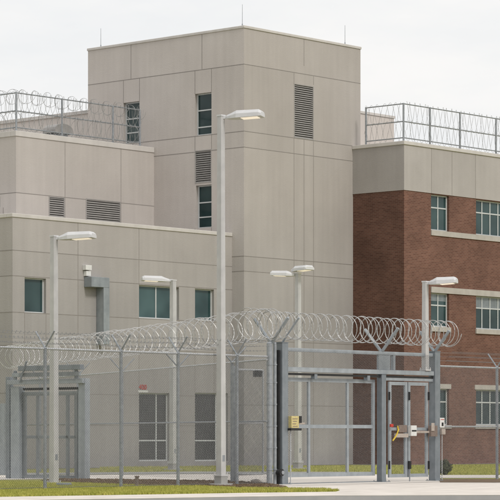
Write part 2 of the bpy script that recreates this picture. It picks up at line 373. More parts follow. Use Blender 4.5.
# duct, box and downspout on lower wing
d = MB(); ta, za = LF.tz(84, 277); tb, zb = LF.tz(102, 340); tc_, _ = LF.tz(97, 277)
LF.bar(d, ta, tb, za-.42, za, .002, .45); LF.bar(d, tc_-.05, tb, zb-.2, za-.42, .002, .45)
d.build('wall_duct', M['duct'], bld, bevel=.015)
d = MB(); t0, z0 = LF.tz(82.5, 276); t1, z1_ = LF.tz(88.5, 265.5)
LF.bar(d, t0, t1, (z0+z1_)/2+.02, z1_, .002, .2); LF.bar(d, t0+.06, t1-.02, z0, (z0+z1_)/2-.02, .002, .17); d.build('wall_fixture', M['white'], bld, bevel=.01)
# red numbers over the ground floor window
cu = bpy.data.curves.new('door_number', 'FONT'); cu.body = '400'; cu.size = .31; cu.extrude = .012; cu.space_character = 1.0
cu.materials.append(M['red']); so = bpy.data.objects.new('door_number', cu); col.objects.link(so); so.parent = bld
t, z = LF.tz(138.6, 389.5); so.location = (t, bL-.02, z); so.rotation_euler = (R(90), 0, 0)
bpy.context.view_layer.update(); dgr = bpy.context.evaluated_depsgraph_get(); tm = bpy.data.meshes.new_from_object(so.evaluated_get(dgr))
tloc = so.location.copy(); trot = so.rotation_euler.copy(); bpy.data.objects.remove(so); so = bpy.data.objects.new('door_number', tm); col.objects.link(so); so.parent = bld; so.location = tloc; so.rotation_euler = trot
pl = MB(); LF.bar(pl, t-.03, t+.56, z-.12, z-.03, .004, .01); pl.build('number_plate', M['white'], bld)

# ================================================================== BRICK BUILDING
aB = on_u(353, 0)
cB = -on_v(404, aB)                                      # protrusion
bB = on_v(404, aB)
brk = empty('brick_building', T0, PHI)
tag(brk, 'dark red brick building with beige panelled top storey at right of the tower', 'building')
BF, BL = Face('u', bB), Face('v', aB); pc = P(aB, bB)
zB = hgt(144.5, pc); zS = hgt(190, pc); aE = aB + 30; bE = bB + 16
def hb(x0, x1, y0, y1): return hole(BF, x0, x1, y0, y1)
zw1, zw0 = hgt(194, P(on_u(431, bB), bB)), hgt(230, P(on_u(431, bB), bB))
zm1, zm0 = hgt(292.5, P(on_u(431, bB), bB)), hgt(326.5, P(on_u(431, bB), bB))
zg1, zg0 = hgt(388.5, P(on_u(431, bB), bB)), hgt(425, P(on_u(431, bB), bB))
holesB = []; cols = []
t431, t449, t476 = on_u(431, bB), on_u(449, bB), on_u(476, bB)
w1 = t449-t431; gap = t476-t431
t = t431; k = 0
cols = [(t431, t449, (.5,)), (t476, t476+2.55, (.25, .5, .75)), (t476+4.4, t476+4.4+w1, (.5,)), (t476+8.2, t476+10.8, (.25, .5, .75)), (t476+13.2, t476+13.2+w1, (.5,))]
for (x0, x1, vm) in cols:
    for (zz0, zz1) in ((zw0, zw1), (zm0, zm1), (zg0, zg1)): holesB.append((x0, x1, zz0, zz1, vm))
mb = MB(); wall(mb, BF, aB, aE, 0, zS, [h[:4] for h in holesB], depth=.25)
wall(mb, BL, bB, 0, 0, zS, tint=.74)  # left brick face painted darker: shade of that side put into the tone
mb.quad((aE, bB, 0), (aE, bE, 0), (aE, bE, zB), (aE, bB, zB))
mb.quad((aB, bE, 0), (aE, bE, 0), (aE, bE, zB), (aB, bE, zB))
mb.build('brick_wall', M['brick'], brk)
vjb = [t431, on_u(451.5, bB), on_u(475, bB)]; tt = vjb[-1]
while tt < aE: tt += 2.3; vjb.append(tt)
mb = MB(); BFs = Face('u', bB-.03); BLs = Face('v', aB-.03)
wall(mb, BFs, aB-.03, aE, zS, zB, vj=vjb); wall(mb, BLs, bB-.03, 0, zS, zB, tint=.86)  # left band face darkened too, its side shade painted into the tone
mb.quad((aB-.03, bB-.03, zS), (aE, bB-.03, zS), (aE, bB+.1, zS), (aB-.03, bB+.1, zS)); mb.quad((aB-.03, bB-.03, zS), (aB+.1, bB-.03, zS), (aB+.1, 0, zS), (aB-.03, 0, zS))
mb.quad((aB, bB, zB-.05), (aE, bB, zB-.05), (aE, bE, zB-.05), (aB, bE, zB-.05))
mb.quad((aT, .0, zS), (aT, bE, zS), (aT, bE, zB), (aT, 0, zB))
mb.build('panel_band', M['stucco_pale'], brk)
for t in vjb:
    if t < aE: J = MB(); joints(J, BFs, [(t, zS, t, zB)]); J.build('panel_joint', M['joint'], brk)
C = MB(); C.box(aB-.08, aE, bB-.08, bB+.35, zB, zB+.17); C.box(aB-.08, aB+.35, bB+.35, -.003, zB, zB+.17); C.build('coping', M['coping'], brk, bevel=.02)
S = MB()
BF.bar(S, t431-.02, aE, zw0-.24, zw0, -.1, .05); S.build('stone_band', M['stone'], brk)
S = MB(); BF.bar(S, t431-.02, aE, zm1, zm1+.27, -.1, .05); S.build('stone_band', M['stone'], brk)
for (x0, x1, vm) in cols:
    S = MB(); BF.bar(S, x0-.05, x1+.08, zm0-.22, zm0, -.1, .07); S.build('sill', M['stone'], brk)
    S = MB(); BF.bar(S, x0-.12, x1+.12, zg0-.16, zg0, -.1, .07); S.build('sill', M['stone'], brk)
    S = MB(); BF.bar(S, x0-.12, x1+.12, zg1, zg1+.22, -.1, .04); S.build('lintel', M['stone'], brk)
for k, h in enumerate(holesB):
    wn = window(BF, h[:4], brk, vm=h[4], hm=(.36,), rec=.12, fw=.06)
    if k % 3 == 1:
        fr_ = (.22, .36, .5)[(k//3) % 3]; bl = MB(); z_ = h[3]-.07; zend = h[3]-(h[3]-h[2])*fr_
        while z_ > zend: BF.bar(bl, h[0]+.07, h[1]-.07, z_-.035, z_, -.155, -.150); z_ -= .05
        bl.build('blind', M['duct'], wn)
# roof box behind the fence, on brick building
rb = empty('roof_penthouse', P(0, 0), PHI); rb['label'] = 'small beige block standing on the brick building roof behind razor wire'; rb['category'] = 'penthouse'
q = MB(); bq = 7.0; aq1 = on_u(394, bq); aq0 = aT+.01; zq = hgt(118.5, P(aq1, bq))
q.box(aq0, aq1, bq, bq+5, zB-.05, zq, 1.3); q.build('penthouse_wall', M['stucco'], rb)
q = MB(); q.box(aq0, aq1+.05, bq-.05, bq+5, zq, zq+.12); q.build('coping', M['coping'], rb)

# ================================================================== FENCES
def coil(mb, p0, p1, rad, pitch, wire=.008, seg=22, barb=True, jit=.03, sag=0, ph=0.0, tape=1.0, squash=1.0, depth=1.0, wob=.30, pj=.2):
    p0, p1 = Vector(p0), Vector(p1); d = p1-p0; Ln = d.length; d.normalize()
    x = d.cross(Vector((0, 0, 1))).normalized(); y = x.cross(d)
    n = max(2, int(Ln/pitch)*seg); pts = []; rr = random.Random(int(Ln*100))
    js = [(rr.uniform(-jit, jit), rr.uniform(-jit, jit), rr.uniform(-pitch*pj, pitch*pj)) for _ in range(n//seg+3)]
    for i in range(n+1):
        f = i/n; k = i/seg; k0 = int(k); s = k-k0; s = s*s*(3-2*s)
        a, b = js[k0], js[k0+1]; e = [a[m]*(1-s)+b[m]*s for m in range(3)]
        ang = 2*math.pi*i/seg+ph; r_ = rad*(1+e[0]/rad*.5)
        # concertina: along-axis position wobbles so neighbouring loops cross
        al = Ln*f + e[2] + pitch*wob*math.sin(ang*.5)
        pts.append(p0 + d*min(max(al, 0), Ln) + x*math.cos(ang)*r_*depth + y*(math.sin(ang)*r_*squash + e[1]*.6))
    mb.path(pts, wire, 4)
    if barb:
        for i in range(1, n, 1):
            a, b = pts[i], pts[i+1]; t = (b-a)
            if t.length < 1e-4: continue
            t.normalize(); c_ = (a+b)/2; out = (c_ - (p0+d*((c_-p0).dot(d)))).normalized()
            w = .026*tape; l = .03*tape
            mb.quad(c_-t*l, c_+out*w, c_+t*l, c_-out*w)
            sd = t.cross(out); mb.quad(c_-t*l, c_+sd*w, c_+t*l, c_-sd*w)
def chain(mb, o, d, Ln, z0, z1, pitch=.06, r=.0022, off=None):
    o = Vector(o); d = Vector(d).normalized(); n = d.cross(Vector((0, 0, 1))); h = z1-z0
    def seg(x0, y0, x1, y1, s):
        a = o+d*x0+Vector((0, 0, z0+y0))+n*s; b = o+d*x1+Vector((0, 0, z0+y1))+n*s
        mb.path([a, b], r, 3)
    k = -h
    while k < Ln:
        x0 = max(k, 0); x1 = min(k+h, Ln)
        if x1-x0 > .01:
            seg(x0, x0-k, x1, x1-k, .0022); seg(x0, h-(x0-k), x1, h-(x1-k), -.0022)
        k += pitch
def arms(mb, p, n, spread, rise, r=.02, both=True):
    for s in ((-1, 1) if both else (1,)):
        mb.tube(p, p + n*spread*s + Vector((0, 0, rise)), r, 6)
NV = V                                                    # perpendicular to the perimeter line

A45 = ground(45, 490); A45.z = 0                          # reference point on perimeter line
aL45, bP = ab(A45)
def per(px): return P(on_u(px, bP), bP)                   # ground point on perimeter line seen at px
corner = per(267)

# ---- left perimeter fence
def add_post(parent, p, h, r=.037, mat='galv', cap=True, name='post'):
    m = MB(); m.tube(p, p+Vector((0, 0, h)), r, 10)
    if cap: m.tube(p+Vector((0, 0, h)), p+Vector((0, 0, h+.05)), r*1.25, 10, r*.5)
    return m.build(name, M[mat], parent, smooth=False)
fence1 = empty('chain_link_fence', (0, 0, 0))
tag(fence1, 'front chain link fence on the lawn, straight barbed wire strands above its rail', 'fence')
FH = 3.55
Lp = [per(45), per(121), per(178), per(237)]
first = per(45) - U*3.6
for p in [first] + Lp:
    add_post(fence1, p, FH, .045)
    m = MB(); arms(m, p+Vector((0, 0, FH)), NV, .34, .42, .022); m.build('wire_arm', M['galv'], fence1)
m = MB(); s0 = first-U*2; m.tube(s0+Vector((0, 0, FH-.02)), corner+Vector((0, 0, FH-.02)), .028, 8); m.build('top_rail', M['galv_pale'], fence1)
m = MB(); m.tube(s0+Vector((0, 0, .06)), corner+Vector((0, 0, .06)), .006, 5); m.build('bottom_wire', M['wire'], fence1)
Lf = (corner-s0).length
m = MB(); chain(m, s0 - NV*.05, U, Lf, .04, FH, .07, .0030); m.build('chain_mesh', M['wire'], fence1)
m = MB()
for s in (-1, 1):
    for f in (.35, .65, .95):
        pts = []
        for k in range(60):
            t = k/59; sag = -.05*abs(math.sin(t*math.pi*4)); pts.append(s0.lerp(corner, t)+NV*.34*f*s+Vector((0, 0, FH+.42*f+sag)))
        m.path(pts, .003, 4)
        for k in range(int(Lf/.14)):
            c_ = s0+U*(k*.14)+NV*.34*f*s+Vector((0, 0, FH+.42*f-.02)); m.quad(c_-U*.02, c_+Vector((0, 0, .02)), c_+U*.02, c_-Vector((0, 0, .02)))
m.build('barbed_wire', M['wire'], fence1)

# ---- diagonal inner fence with razor coil
fence2 = empty('razor_wire_fence', (0, 0, 0))
tag(fence2, 'inner chain link fence running back from gate corner post, topped by loose razor coil', 'fence')
c0 = corner.copy(); zE = 98.0; c1 = Vector(((8-CX)/F*96, 96.0, 0)); D2 = (c1-c0).normalized(); L2 = (c1-c0).length
N2 = D2.cross(Vector((0, 0, 1)))
def dg(px):
    r = (px-CX)/F; return c0 + D2*((r*c0.y-c0.x)/(D2.x-r*D2.y))
RH = 3.45
for px in (232, 178, 122, 78, 40):
    p = dg(px); add_post(fence2, p, RH, .05, 'galv')
    m = MB(); arms(m, p+Vector((0, 0, RH)), N2, .42, .45, .022); m.build('wire_arm', M['galv'], fence2)
m = MB(); m.tube(c0+Vector((0, 0, RH)), c1+Vector((0, 0, RH)), .026, 8); m.build('top_rail', M['galv_pale'], fence2)
m = MB(); m.tube(c0+Vector((0, 0, 1.75)), c1+Vector((0, 0, 1.75)), .022, 8); m.build('middle_rail', M['galv'], fence2)
m = MB(); chain(m, c0+N2*.06, D2, L2, .04, RH, .10, .0028); m.build('chain_mesh', M['wire'], fence2)
m = MB(); za = hgt(325, c0); coil(m, c0+Vector((0, 0, za)), c1+Vector((0, 0, za)), .43, .40, .0095, 28, jit=.045, tape=.7, wob=.6); m.build('razor_coil', M['razor'], fence2)

# ---- right perimeter fence
fence3 = empty('chain_link_fence', (0, 0, 0))
tag(fence3, 'chain link fence right of the gate in front of the brick building', 'fence')
gR = per(437); e = per(497); FR = 3.45
for p in (e, e+U*3.6):
    add_post(fence3, p, FR, .045, 'galv')
    m = MB(); arms(m, p+Vector((0, 0, FR)), NV, .34, .42, .022); m.build('wire_arm', M['galv'], fence3)
end = e+U*6
for nm, z in (('top_rail', FR-.02), ('middle_rail', 1.62)):
    m = MB(); m.tube(gR+Vector((0, 0, z)), end+Vector((0, 0, z)), .028, 8); m.build(nm, M['galv_pale'], fence3)
m = MB(); chain(m, gR-NV*.05, U, (end-gR).length, .04, FR, .07, .0030); m.build('chain_mesh', M['wire'], fence3)
m = MB()
for s in (-1, 1):
    for f in (.35, .65, .95):
        m.path([gR+U*.3+NV*.34*f*s+Vector((0, 0, FR+.42*f)), end+NV*.34*f*s+Vector((0, 0, FR+.42*f))], .004, 4)
m.build('barbed_wire', M['wire'], fence3)

# ================================================================== MAIN GATE
gate = empty('security_gate', (0, 0, 0))
tag(gate, 'large grey steel gate frame with sliding mesh leaf and narrow double door under razor coil', 'gate')
Z = Vector((0, 0, 1))
pA, pM, pR_ = per(282), per(381.5), per(434.5)
def sqpost(p, h, hw, mat='gate_steel', name='gate_post', cap=True):
    m = MB(); m.obox(p+Z*(h/2), U, V, Z, hw, hw, h/2)
    if cap: m.obox(p+Z*(h+.012), U, V, Z, hw+.012, hw+.012, .012)
    return m.build(name, M[mat], gate, bevel=.012)
hA = hgt(343, pA); hRt = hgt(352, pR_); hH1 = hgt(347.5, pA); zb1 = hgt(367.5, pA); zb0 = hgt(371.5, pA)
sqpost(pA, hA, .125); sqpost(pR_, hRt, .125); sqpost(pM, zb0-.01, .10)
# round corner post and its companion
for dx, rr in ((-.52, .085), (-.30, .05)):
    m = MB(); q_ = pA+U*dx; m.tube(q_, q_+Z*(hA-.03), rr, 14); m.tube(q_+Z*(hA-.03), q_+Z*(hA+.02), rr*1.1, 14, rr*.6)
    for zz in (.4, 1.0, 1.6, 2.2, 2.8, 3.3): m.tube(q_+Z*zz, q_+Z*(zz+.04), rr+.012, 12)
    m.build('corner_post', M['galv'], gate)
m = MB(); q_ = pA-U*.18; m.obox(q_+Z*(hA/2-.1), U, V, Z, .03, .06, hA/2-.1); m.build('guide_channel', M['black'], gate)
lenG = (pR_-pA).length
def ubeam(m, p0, p1, z0, z1, hw): # beam along U between points
    mid = (p0+p1)/2; m.obox(Vector((mid.x, mid.y, (z0+z1)/2)), U, V, Z, (p1-p0).length/2, hw, (z1-z0)/2)
m = MB(); ubeam(m, pA+U*.13, pR_-U*.13, hH1-.10, hH1, .05); m.build('top_beam', M['gate_frame'], gate, bevel=.01)
m = MB(); ubeam(m, pA+U*.13, pR_-U*.13, zb0, zb1+.02, .09); m.build('header_beam', M['gate_frame'], gate, bevel=.01)
m = MB(); ubeam(m, pA+U*.13, pR_-U*.13, zb0-.09, zb0-.03, .05); m.build('slide_track', M['black'], gate)
for s in (.25, .75):
    m = MB(); q_ = pA+U*(lenG*.68*s+.2); m.obox(q_+Z*(zb0-.12), U, V, Z, .06, .07, .07); m.build('track_hanger', M['gate_steel'], gate)
# plate and short posts between the beams
m = MB(); pp = per(383.5)+NV*.0; m.obox(pp+Z*((zb1+hH1)/2-.04), U, V, Z, .27, .035, (hH1-zb1)/2-.065); m.build('stiffener_plate', M['gate_frame'], gate)
m = MB(); pp = per(393); m.obox(pp+Z*((zb1+hH1)/2-.04), U, V, Z, .05, .05, (hH1-zb1)/2-.065); m.build('stub_post', M['gate_frame'], gate)
m = MB(); chain(m, pA+U*.13-NV*.1, U, lenG-.26, zb1+.02, hH1-.05, .07, .0028); m.build('header_mesh', M['wire'], gate)
# sliding leaf
def leaf(name, x0, x1, zt, zb, vs, hs, off, fw=.055, depth=.03, mesh=True, fwb=None):
    p0, p1 = per(x0)+NV*off, per(x1)+NV*off; m = MB(); Lx = (p1-p0).length; fwb = fwb or fw
    def vb(c, w): m.obox(p0+U*c+Z*((zt+zb)/2), U, V, Z, w, depth, (zt-zb)/2)
    def hbm(z, w): m.obox(p0+U*(Lx/2)+Z*z, U, V, Z, Lx/2-2*fw-.002, depth-.003, w)
    vb(fw, fw); vb(Lx-fw, fw)
    for f in vs: vb(Lx*f, fw*.75)
    hbm(zt-fw, fw); hbm(zb+fwb, fwb)
    for z in hs: hbm(z, fw*.9)
    o = m.build(name, M['gate_frame'], gate)
    if mesh:
        w = MB(); chain(w, p0+U*fw, U, Lx-2*fw, zb+fw, zt-fw, .065, .0028); w.build('leaf_mesh', M['wire'], o)
    return o
mid = per(335); zt_ = hgt(378.5, mid); zb_ = hgt(475, mid)+.0
zb_ = max(.12, hgt(476.5, mid)); zmid = hgt(426.5, mid)
leaf('sliding_leaf', 285, 378, zt_, zb_, (.285, .70), (zmid,), .14)
m = MB(); ubeam(m, per(285)+NV*.14, per(380)+NV*.14, 0.0, .03, .04); m.build('floor_track', M['gate_steel'], gate)
zpt = hgt(382, per(405)); zpm = hgt(429, per(405))
l1 = leaf('door_leaf', 388.5, 406.5, zpt, .13, (), (zpm,), .0, .05)
l2 = leaf('door_leaf', 407.5, 427.5, zpt, .13, (), (zpm,), .0, .05)
m = MB(); ubeam(m, pM+U*.11, pR_-U*.13, zpt+.03, zpt+.13, .045); m.build('door_header', M['gate_frame'], gate)
# hinges
for px in (388, 408, 427.5):
    for y in (396, 465):
        q_ = per(px)-NV*.05; z = hgt(y, q_); m = MB(); m.tube(q_+Z*(z-.12), q_+Z*(z+.12), .03, 8); m.build('hinge', M['black'], l1 if px < 400 else l2)
# lock hardware
def gbox(name, x0, x1, y0, y1, off, dep, mat, par=gate, bev=.008):
    q0 = per(x0)-NV*off; q1 = per(x1)-NV*off; z1 = hgt(y0, q0); z0 = hgt(y1, q0); m = MB(); mm = (q0+q1)/2
    m.obox(Vector((mm.x, mm.y, (z0+z1)/2)), U, V, Z, (q1-q0).length/2, dep, (z1-z0)/2); return m.build(name, M[mat], par, bevel=bev)
lk = gbox('lock_box', 406, 411.5, 425.5, 436, .13, .07, 'white'); gbox('lock_slot', 406.5, 411, 430, 431.5, .201, .006, 'black', lk, 0)
gbox('lock_bar', 412, 429, 431, 433, .12, .02, 'tan'); gbox('lock_bar', 391.5, 404.5, 433.5, 437.5, .12, .03, 'tan')
gbox('lock_housing', 425.5, 432, 425.5, 436.5, .16, .05, 'brown'); gbox('lock_plate', 425.5, 428.5, 423, 431, .22, .012, 'tan')
gbox('lock_housing', 396, 404, 425, 432.5, .08, .04, 'brown')
gbox('red_indicator', 386.8, 389.3, 424, 427, .13, .03, 'red')
ch = MB(); q0 = per(393.5)-NV*.16; 
pts = [per(393.5)-NV*.16+Z*hgt(427, q0), per(393.8)-NV*.17+Z*hgt(430, q0), per(392.5)-NV*.17+Z*hgt(434, q0), per(390.5)-NV*.17+Z*hgt(437.5, q0), per(389)-NV*.16+Z*hgt(440, q0)]
for k in range(24):
    f = k/23*4; i = min(int(f), 3); c_ = pts[i].lerp(pts[i+1], f-i)
    dd = (pts[i+1]-pts[i]).normalized(); sd = dd.cross(V if k % 2 else U).normalized()
    ring = [c_+dd*math.cos(a)*.032+sd*math.sin(a)*.018 for a in [j*math.pi/4 for j in range(9)]]; ch.path(ring, .009, 5)
ch.build('yellow_chain', M['chain_yellow'], gate)
# card reader on left post, roller and post sign on right post
cr = gbox('card_reader', 284.5, 292, 416, 428, .2, .06, 'yellow'); gbox('reader_side', 292, 294.6, 416, 423, .2, .07, 'black', cr); gbox('reader_base', 284, 294.6, 428.2, 430.5, .2, .065, 'black', cr)
for k, y in enumerate((418.5, 421, 423.5, 426)): gbox('reader_text', 285.4+.3*(k % 2), 290.6-.8*(k % 3), y, y+.7, .2605, .0015, 'brown', cr, 0)
gbox('reader_arm', 294, 300, 422.6, 424.4, .16, .02, 'tan', cr)
q_ = per(275.5)-NV*.16+Z*hgt(472.5, per(275.5)); m = MB(); m.tube(q_+NV*.05, q_-NV*.08, .10, 18); wr = m.build('guide_wheel', M['black'], gate)
m = MB(); m.tube(q_-NV*.08+U*.03, q_-NV*.095+U*.03, .055, 14); m.build('wheel_hub', M['galv'], wr)
sg = gbox('post_sign', 436.0, 440.6, 417.8, 427.5, .14, .012, 'white'); 
gbox('sign_symbol', 437.6, 439.4, 422.5, 426, .154, .003, 'black', sg, 0); gbox('sign_line', 436.8, 440, 419.2, 419.8, .154, .003, 'red', sg, 0)
gbox('push_button_box', 436.6, 440.3, 429, 434.5, .16, .04, 'tan')
gbox('drop_bolt', 406.4, 408.6, 461, 469, .08, .03, 'black'); gbox('drop_bolt', 407.2, 407.9, 469, 482.5, .08, .012, 'galv', gate, 0)
# Y arms and coil over the gate
def yarm(p, z, sp, ri, r=.045, both=True):
    m = MB(); arms(m, p+Z*z, NV, sp, ri, r, both); m.build('wire_arm', M['gate_frame'], gate)
yarm(pA-U*.45, hA-.03, .62, .70); yarm(pM+U*.0, hH1-.02, .62, .68); yarm(pR_, hRt, .55, .62)
m = MB(); m.tube(pA+Z*hA, pA+Z*(hA+.68)-NV*.62, .03, 8); m.build('wire_arm', M['gate_frame'], gate)
cz = hgt(325, corner)
m = MB(); coil(m, corner-U*.1+Z*cz, per(452)+Z*(hgt(334, per(452))), .375, .185, .0095, 26, jit=.022, tape=.7, wob=.55); m.build('razor_coil', M['razor'], gate)
m = MB(); coil(m, corner-U*.9+Z*(cz+.02), corner+U*.5+Z*(cz+.02), .43, .30, .0095, 26, jit=.03, tape=.7, ph=1.0); m.build('razor_coil', M['razor'], gate)

m = MB(); q_ = per(286.5)-NV*.15; m.tube(q_, q_+Z*hgt(430.5, q_), .016, 8)
for z in (.4, .95): m.obox(q_+Z*z+NV*.01, U, V, Z, .035, .02, .012)
m.build('conduit', M['galv_pale'], gate)
m = MB(); q_ = per(438)-NV*.15; m.tube(q_, q_+Z*hgt(434.5, q_), .014, 8); m.build('conduit', M['galv_pale'], gate)
for q_ in (pA, pM, pR_):
    m = MB(); m.obox(q_+Z*.012, U, V, Z, .19, .19, .012)
    for sx in (-1, 1):
        for sy in (-1, 1): m.tube(q_+U*sx*.155+V*sy*.155+Z*.02, q_+U*sx*.155+V*sy*.155+Z*.06, .014, 6)
    m.build('base_plate', M['gate_steel'], gate)
# ---- inner mesh gate behind the corner
ig = empty('mesh_gate', (0, 0, 0)); tag(ig, 'inner mesh gate with pale pipe frame left of the corner post', 'gate')
g0 = per(236.5)+NV*2.2; bG = ab(g0)[1]
def lineb(px, b): return P(on_u(px, b), b)
def frame_u(parent, b, x0, x1, zt, zb, vs=(), hs=(), r=.03, mat='galv_pale', name='frame'):
    p0, p1 = lineb(x0, b), lineb(x1, b); m = MB(); Lx = (p1-p0).length
    for c_ in [0, Lx]+[Lx*f for f in vs]: m.tube(p0+U*c_+Z*zb, p0+U*c_+Z*zt, r, 8)
    for z in [zt, zb]+list(hs): m.tube(p0+Z*z, p1+Z*z, r, 8)
    m.build(name, M[mat], parent); w = MB(); chain(w, p0, U, Lx, zb, zt, .065, .003); w.build('gate_mesh', M['wire'], parent)
zt2 = hgt(370, lineb(250, bG)); frame_u(ig, bG, 236.5, 263, zt2, .25, (), (hgt(423, lineb(250, bG)),))
m = MB(); q_ = lineb(257.5, bG); m.obox(q_+Z*(zt2-.1), U, V, Z, .13, .06, .09); m.build('latch_box', M['black'], ig)
m = MB(); q_ = lineb(234, bG); m.tube(q_, q_+Z*(zt2+.1), .06, 10); m.build('gate_post', M['galv'], ig)

# ================================================================== INNER SLIDING GATE at left (runs along V)
lg = empty('vehicle_gate', (0, 0, 0)); tag(lg, 'grey steel gate frame across the inner road at far left behind the fence', 'gate')
q85 = Vector(((84-CX)/F*75, 75, 0)); aG = ab(q85)[0]
def gv(px): return P(aG, on_v(px, aG))
def vbox(name, x0, x1, z0, z1, hw, mat, off=0.0, par=None):
    a_, b_ = gv(x0), gv(x1); mm = (a_+b_)/2 + U*off; m = MB()
    m.obox(Vector((mm.x, mm.y, (z0+z1)/2)), U, V, Z, hw, (b_-a_).length/2, (z1-z0)/2); return m.build(name, M[mat], par or lg, bevel=.008)
zz = lambda y, px=50: hgt(y, gv(px))
vbox('gate_post', 80.8, 87.5, 0, zz(379), .11, 'gate_frame')
vbox('gate_post', 76.5, 79.5, 0, zz(388), .06, 'gate_steel', .1)
vbox('gate_post', 13.5, 22, 0, zz(386), .13, 'gate_frame'); vbox('gate_post', 7.5, 11.5, 0, zz(376), .08, 'gate_steel')
vbox('header_beam', 12, 87.5, zz(384), zz(379.5), .05, 'gate_frame', -.17)
vbox('header_beam', 17, 84, zz(376.5), zz(372.5), .05, 'gate_frame', -.17)
vbox('upper_beam', 24, 86, zz(370.5), zz(365.5), .09, 'gate_steel', -.17)
for x0, x1 in ((18, 20.5), (48, 50), (79, 81.5)): vbox('stub_post', x0, x1, zz(380), zz(370), .03, 'gate_steel', -.17)
w = MB(); a_, b_ = gv(86)-U*.24, gv(24)-U*.24; chain(w, a_, V, (b_-a_).length, zz(381), zz(368), .07, .003); w.build('header_mesh', M['wire'], lg)
vbox('slide_track', 24, 80, zz(390), zz(387.5), .05, 'black', .0)
vbox('leaf_rail', 22, 77, zz(395.5), zz(391.5), .035, 'gate_frame', .06); vbox('leaf_rail', 24, 75, zz(438.5), zz(435.5), .03, 'gate_frame', .06)
vbox('leaf_rail', 22, 77, zz(478.5), zz(475), .035, 'gate_frame', .06)
for x0, x1 in ((22.2, 25), (35.2, 37.2), (65, 67.8), (73.5, 76.6)):
    vbox('leaf_post', x0, x1, zz(475), zz(395.6), .03, 'gate_frame', .06)
vbox('guide_post', 68.5, 70, 0, zz(398), .03, 'gate_steel', .4)
w = MB(); a_, b_ = gv(77), gv(23); chain(w, a_, V, (b_-a_).length, zz(477), zz(393), .07, .003); w.build('leaf_mesh', M['wire'], lg)
vbox('side_panel', -12, 4.2, zz(476), zz(403), .02, 'gate_frame', .1)
w = MB(); a_, b_ = gv(13.5), gv(4.2); chain(w, a_, V, (b_-a_).length, .16, zz(388), .07, .003); w.build('side_mesh', M['wire'], lg)
for zq_ in (.16, 1.45): vbox('side_rail', 4.2, 13.5, zq_, zq_+.07, .03, 'gate_frame')
# slanted brace
m = MB(); a_ = gv(26)+U*-.27; b_ = gv(33)+U*-.27; m.tube(a_+Z*zz(382), b_+Z*zz(361), .03, 8); m.build('brace', M['gate_steel'], lg)

# ================================================================== ROOF FENCES
def roof_fence(name_label, parent_pts, posts, top, mid_, pitch=.36, dep=1.0, top_loops=False):
    rf = empty('roof_fence', (0, 0, 0)); tag(rf, name_label, 'fence')
    for (p, zb, zt) in posts:
        m = MB(); m.tube(Vector((p.x, p.y, zb)), Vector((p.x, p.y, zt)), .045, 8); m.build('post', M['galv'], rf)
    for (a, b, zb, zt) in parent_pts:
        hh = zt-zb
        for nm, z in (('top_rail', zt-.03), ('middle_rail', zb+hh*.52), ('bottom_rail', zb+.16)):
            m = MB(); m.tube(Vector((a.x, a.y, z)), Vector((b.x, b.y, z)), .028, 6); m.build(nm, M['galv'], rf)
        d = (b-a).normalized(); n = d.cross(Z)
        for k, zc_ in enumerate((zb+hh*.28, zb+hh*.76)):
            m = MB(); coil(m, a+Z*zc_+n*.12, b+Z*zc_+n*.12, hh*.275, pitch, .0065, 20, jit=.03, tape=.45, ph=k*1.3, depth=dep, wob=.08, pj=.05); m.build('razor_coil', M['razor_roof'], rf)
            m = MB(); coil(m, a+Z*zc_+n*.08, b+Z*zc_+n*.08, hh*.275, pitch*1.02, .0065, 20, jit=.03, tape=.45, ph=k*1.3+math.pi, depth=dep, wob=.08, pj=.05); m.build('razor_coil', M['razor_roof'], rf)
        if top_loops:
            m = MB(); coil(m, a+Z*(zt-.16)+n*.05, b+Z*(zt-.16)+n*.05, .30, .36, .0065, 22, jit=.05, tape=.5, wob=.5); m.build('razor_coil', M['razor_roof'], rf)
            m = MB(); coil(m, b+Z*(zb+.45)+n*.05, a+Z*(zb+.45)+n*.05, .42, .55, .006, 22, jit=.06, tape=.5, wob=.5); m.build('razor_coil', M['razor_roof'], rf)
    return rf
zbU = zU+.24; ins = .18
c16 = P(a16+ins, bU+ins)
def pu(px): 
    b = bU+ins; return P(on_u(px, b), b)
hf = hgt(92, c16)-zbU
pst = [(c16, zbU, zbU+hf)] + [(pu(x), zbU, zbU+hf) for x in (62, 113, 140)] + [(P(a16+ins, bU+ins+3.0*k), zbU, zbU+hf) for k in (1, 2, 3, 4)]
roof_fence('razor wire roof fence on the left wing parapet beside the tower', [(c16, pu(140), zbU, zbU+hf), (c16, P(a16+ins, bUe), zbU, zbU+hf)], pst, 0, 0, .52, .35, True)
zbB = zB+.17; cc = P(aB+.12, bB+.12)
def pb(px): return P(on_u(px, bB+.12), bB+.12)
hf2 = hgt(103, cc)-zbB; p365 = P(aB+.12, on_v(366, aB+.12))
posts2 = [(cc, zbB, zbB+hf2), (p365, zbB, zbB+hf2)] + [(pb(x), zbB, zbB+hf2) for x in (430, 460, 496, 535)]
roof_fence('razor wire roof fence around the edge of the brick building roof', [(cc, pb(560), zbB, zbB+hf2), (p365, cc, zbB, zbB+hf2)], posts2, 0, 0, .66, .10)

